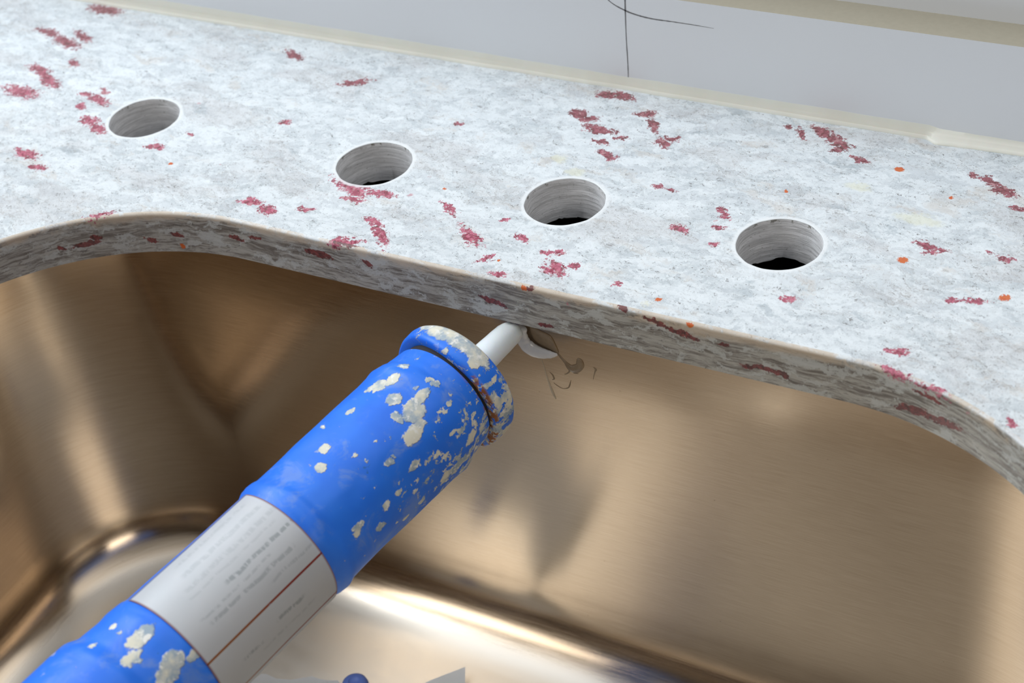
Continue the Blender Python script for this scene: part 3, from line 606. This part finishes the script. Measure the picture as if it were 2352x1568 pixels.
# ------------------------------------------------------------------ silicone on the steel, with the nozzle's shadow as a brown patch
n = NT('wet_silicone'); n.set(Base_Color=(.70, .71, .73), Roughness=.12, Subsurface_Weight=.5, Subsurface_Radius=(.8, .8, .8), Subsurface_Scale=.003, Coat_Weight=.5)
M_SIL = n.mat
n = NT('clear_silicone'); n.set(Base_Color=(.93, .88, .80), Roughness=.16, Transmission_Weight=1.0, IOR=1.41); M_CLEAR = n.mat
BY = 460.0
bead = [(-290.6, 457.2, -27.5, 1.6), (-291.4, 457.6, -31.5, 2.0), (-291.0, 457.6, -35.5, 2.5), (-288.2, 457.8, -38.6, 2.7), (-284.4, 458.0, -39.8, 2.3), (-280.6, 458.4, -40.0, 1.7), (-278.2, 458.8, -39.9, 1.1), (-276.4, 459.3, -39.7, .4)]
sp = spline(bead, 6); bm = bmesh.new(); tube(bm, [q[:3] for q in sp], [q[3] * (1.3 + .2 * noise.noise(Vector((i * .35, 0, 0)))) for i, q in enumerate(sp)], 16, (Vector((0, 1, 0)), .62))
tag(link_bm('silicone_bead', bm, M_SIL, smooth=80), 'glossy white curl of silicone hanging off the nozzle tip', 'silicone')
def smear(name, label, paths, mat, patch=None):
    """strings and skins of half-wiped sealant, and a brown shadow patch, lying on the steel wall: each path = [(x, z, r)]"""
    bm = bmesh.new()
    for pth in paths:
        q = spline(pth, 5); tube(bm, [(x, BY - .05, z) for x, z, r in q], [r for x, z, r in q], 10, (Vector((0, 1, 0)), .45))
    for outline, hgt in (patch or []):
        q = spline([tuple(p) for p in outline + outline[:1]], 5)[:-1]; cx = sum(p[0] for p in q) / len(q); cz = sum(p[1] for p in q) / len(q); prev = None
        for f, y in ((1, .04), (1, hgt * .6), (.93, hgt), (.78, hgt * .75), (.4, hgt * .5), (.1, hgt * .55)):
            L = [bm.verts.new(((cx + (x - cx) * f) * S, (BY - y) * S, (cz + (z - cz) * f) * S)) for x, z in q]
            if prev: bridge(bm, prev, L)
            else: first = L
            prev = L
        bm.faces.new(prev); bm.faces.new(first[::-1])
    bmesh.ops.recalc_face_normals(bm, faces=bm.faces)
    return tag(link_bm(name, bm, mat, smooth=70), label, 'silicone')
M_SIL_SHADOW = plain('brown_silicone_and_shadow', (.27, .20, .125), .22, var=.25, vscale=500)  # brown of the silicone strings and of the nozzle's shadow patch
M_FILM2 = plain('thin_silicone_skin', (.50, .42, .31), .35, var=.15, vscale=500)
smear('silicone_string', 'brown drawn-out string of old silicone ending in a hooked lump on the steel', [
    [(-276.6, -39.8, .45), (-275.2, -41.6, .55), (-273.4, -43.8, .8), (-271.4, -46.0, 1.7), (-269.4, -46.2, 2.1), (-267.6, -45.0, 2.0), (-266.4, -43.2, 1.8), (-266.6, -41.0, 1.6), (-267.6, -40.2, .7)],
    [(-271.6, -46.6, .8), (-272.0, -48.4, .4), (-273.6, -50.2, .2), (-274.6, -50.6, .1)], [(-271, -47.6, .6), (-269.8, -48.6, .3), (-267.8, -48.4, .12)]], M_SIL_SHADOW)
smear('nozzle_shadow_patch', 'smooth brown patch for the shadow and reflection of the nozzle between the white curl and the granite', [], M_SIL_SHADOW,
      [([(-289.0, -27.2), (-284.0, -29.0), (-279.2, -30.8), (-277.2, -34.8), (-276.3, -39.2), (-280.5, -38.0), (-285.0, -36.6), (-287.8, -33.6)], .5)])  # sheet coloured brown in place of the nozzle's shadow and reflection
smear('silicone_scrap', 'small dark-rimmed scrap of silicone furthest from the nozzle', [[(-260.2, -42.6, .12), (-259.2, -43.6, .45), (-259.8, -45.2, .25), (-261.0, -49.6, .08)]], M_SIL_SHADOW)
smear('silicone_scrap', 'thin curved crumb trail of silicone lowest on the steel wall', [[(-280.5, -57.2, .1), (-278.4, -58.6, .25), (-276.0, -59.2, .12), (-273.6, -58.0, .28), (-272.6, -56.0, .3), (-271.8, -53.2, .08)]], M_SIL_SHADOW)
smear('silicone_scrap', 'tiny loop-shaped flake of silicone under the white curl', [[(-281.8, -51.6, .1), (-280.6, -52.6, .3), (-280.0, -54.8, .35), (-281.0, -55.6, .12)]], M_SIL_SHADOW)
smear('silicone_smear', 'pale vertical wipe mark of silicone down the steel below the nozzle', [[(-285.4, -42.2, .1), (-284.2, -49, .25), (-283.2, -56, .35), (-281.6, -63, .6), (-280.4, -66.4, .25)]], M_FILM2)

# ------------------------------------------------------------------ torn paper lying in the sink
def paper(name, label, pts, lift):
    """torn sheet: top outline as (x, y) on the sink floor, the rest runs towards the front"""
    bm = bmesh.new(); q = pts; rows = []
    for j in range(0, 12):
        t = j / 11; L = []
        for i, (x, y) in enumerate(q):
            u = i / (len(q) - 1); yy = y - 62 * t; xx = x + (14 - 26 * u) * t * .4
            z = -226.6 + lift(u, t) + .5 * noise.noise(Vector((xx * .08, yy * .08, 2)))
            L.append(bm.verts.new((xx * S, yy * S, z * S)))
        rows.append(L)
    for A_, B_ in zip(rows, rows[1:]):
        for i in range(len(A_) - 1): bm.faces.new((A_[i], B_[i], B_[i + 1], A_[i + 1]))
    bmesh.ops.solidify(bm, geom=bm.faces[:], thickness=.00012)
    return tag(link_bm(name, bm, M_PAPER, smooth=60), label, 'paper')
M_PAPER = plain('white_paper', (.93, .95, .97), .7, var=.03, vscale=80)
paper('torn_paper', 'torn white paper scrap with a jagged corner lying on the sink floor',
      [(-426.4, 370.7), (-422.9, 376.3), (-421.7, 379.2), (-419.2, 380.1), (-413.0, 379.7), (-405.5, 381.7), (-401.4, 384.5), (-397.1, 387.8), (-393.0, 387.9), (-388.9, 388.4), (-383.4, 390.4), (-374.8, 385.9),
       (-364.6, 387.9), (-354.5, 393.0), (-347.3, 398.5), (-340.7, 407.8), (-336.1, 413.3), (-328.8, 422.0), (-326.8, 418.3), (-323.6, 412.5), (-319.6, 405.2)], lambda u, t: 2.2 + 1.4 * math.sin(u * 7 + t * 3) * t)
# small dome for an unidentified blue spot on the floor behind the paper
bm = bmesh.new(); rs = []
for r_, z_ in ((6.5, -229.9), (6.8, -228.5), (6.2, -226.5), (4.5, -225.2), (3.0, -225), (2.4, -225.6), (.5, -225.8)):
    rs.append(ring(bm, [(-376.0 + r_ * math.cos(2 * math.pi * k / 40), 393.5 + r_ * math.sin(2 * math.pi * k / 40)) for k in range(40)], z_))
for a_, b_ in zip(rs, rs[1:]): bridge(bm, b_, a_)
bm.faces.new(rs[-1]); bm.faces.new(rs[0][::-1]); bmesh.ops.recalc_face_normals(bm, faces=bm.faces)
tag(link_bm('blue_dome', bm, plain('plain_blue', (.10, .17, .50), .45, var=.1), smooth=50), 'small blue dome on the sink floor behind the torn paper', 'plug')
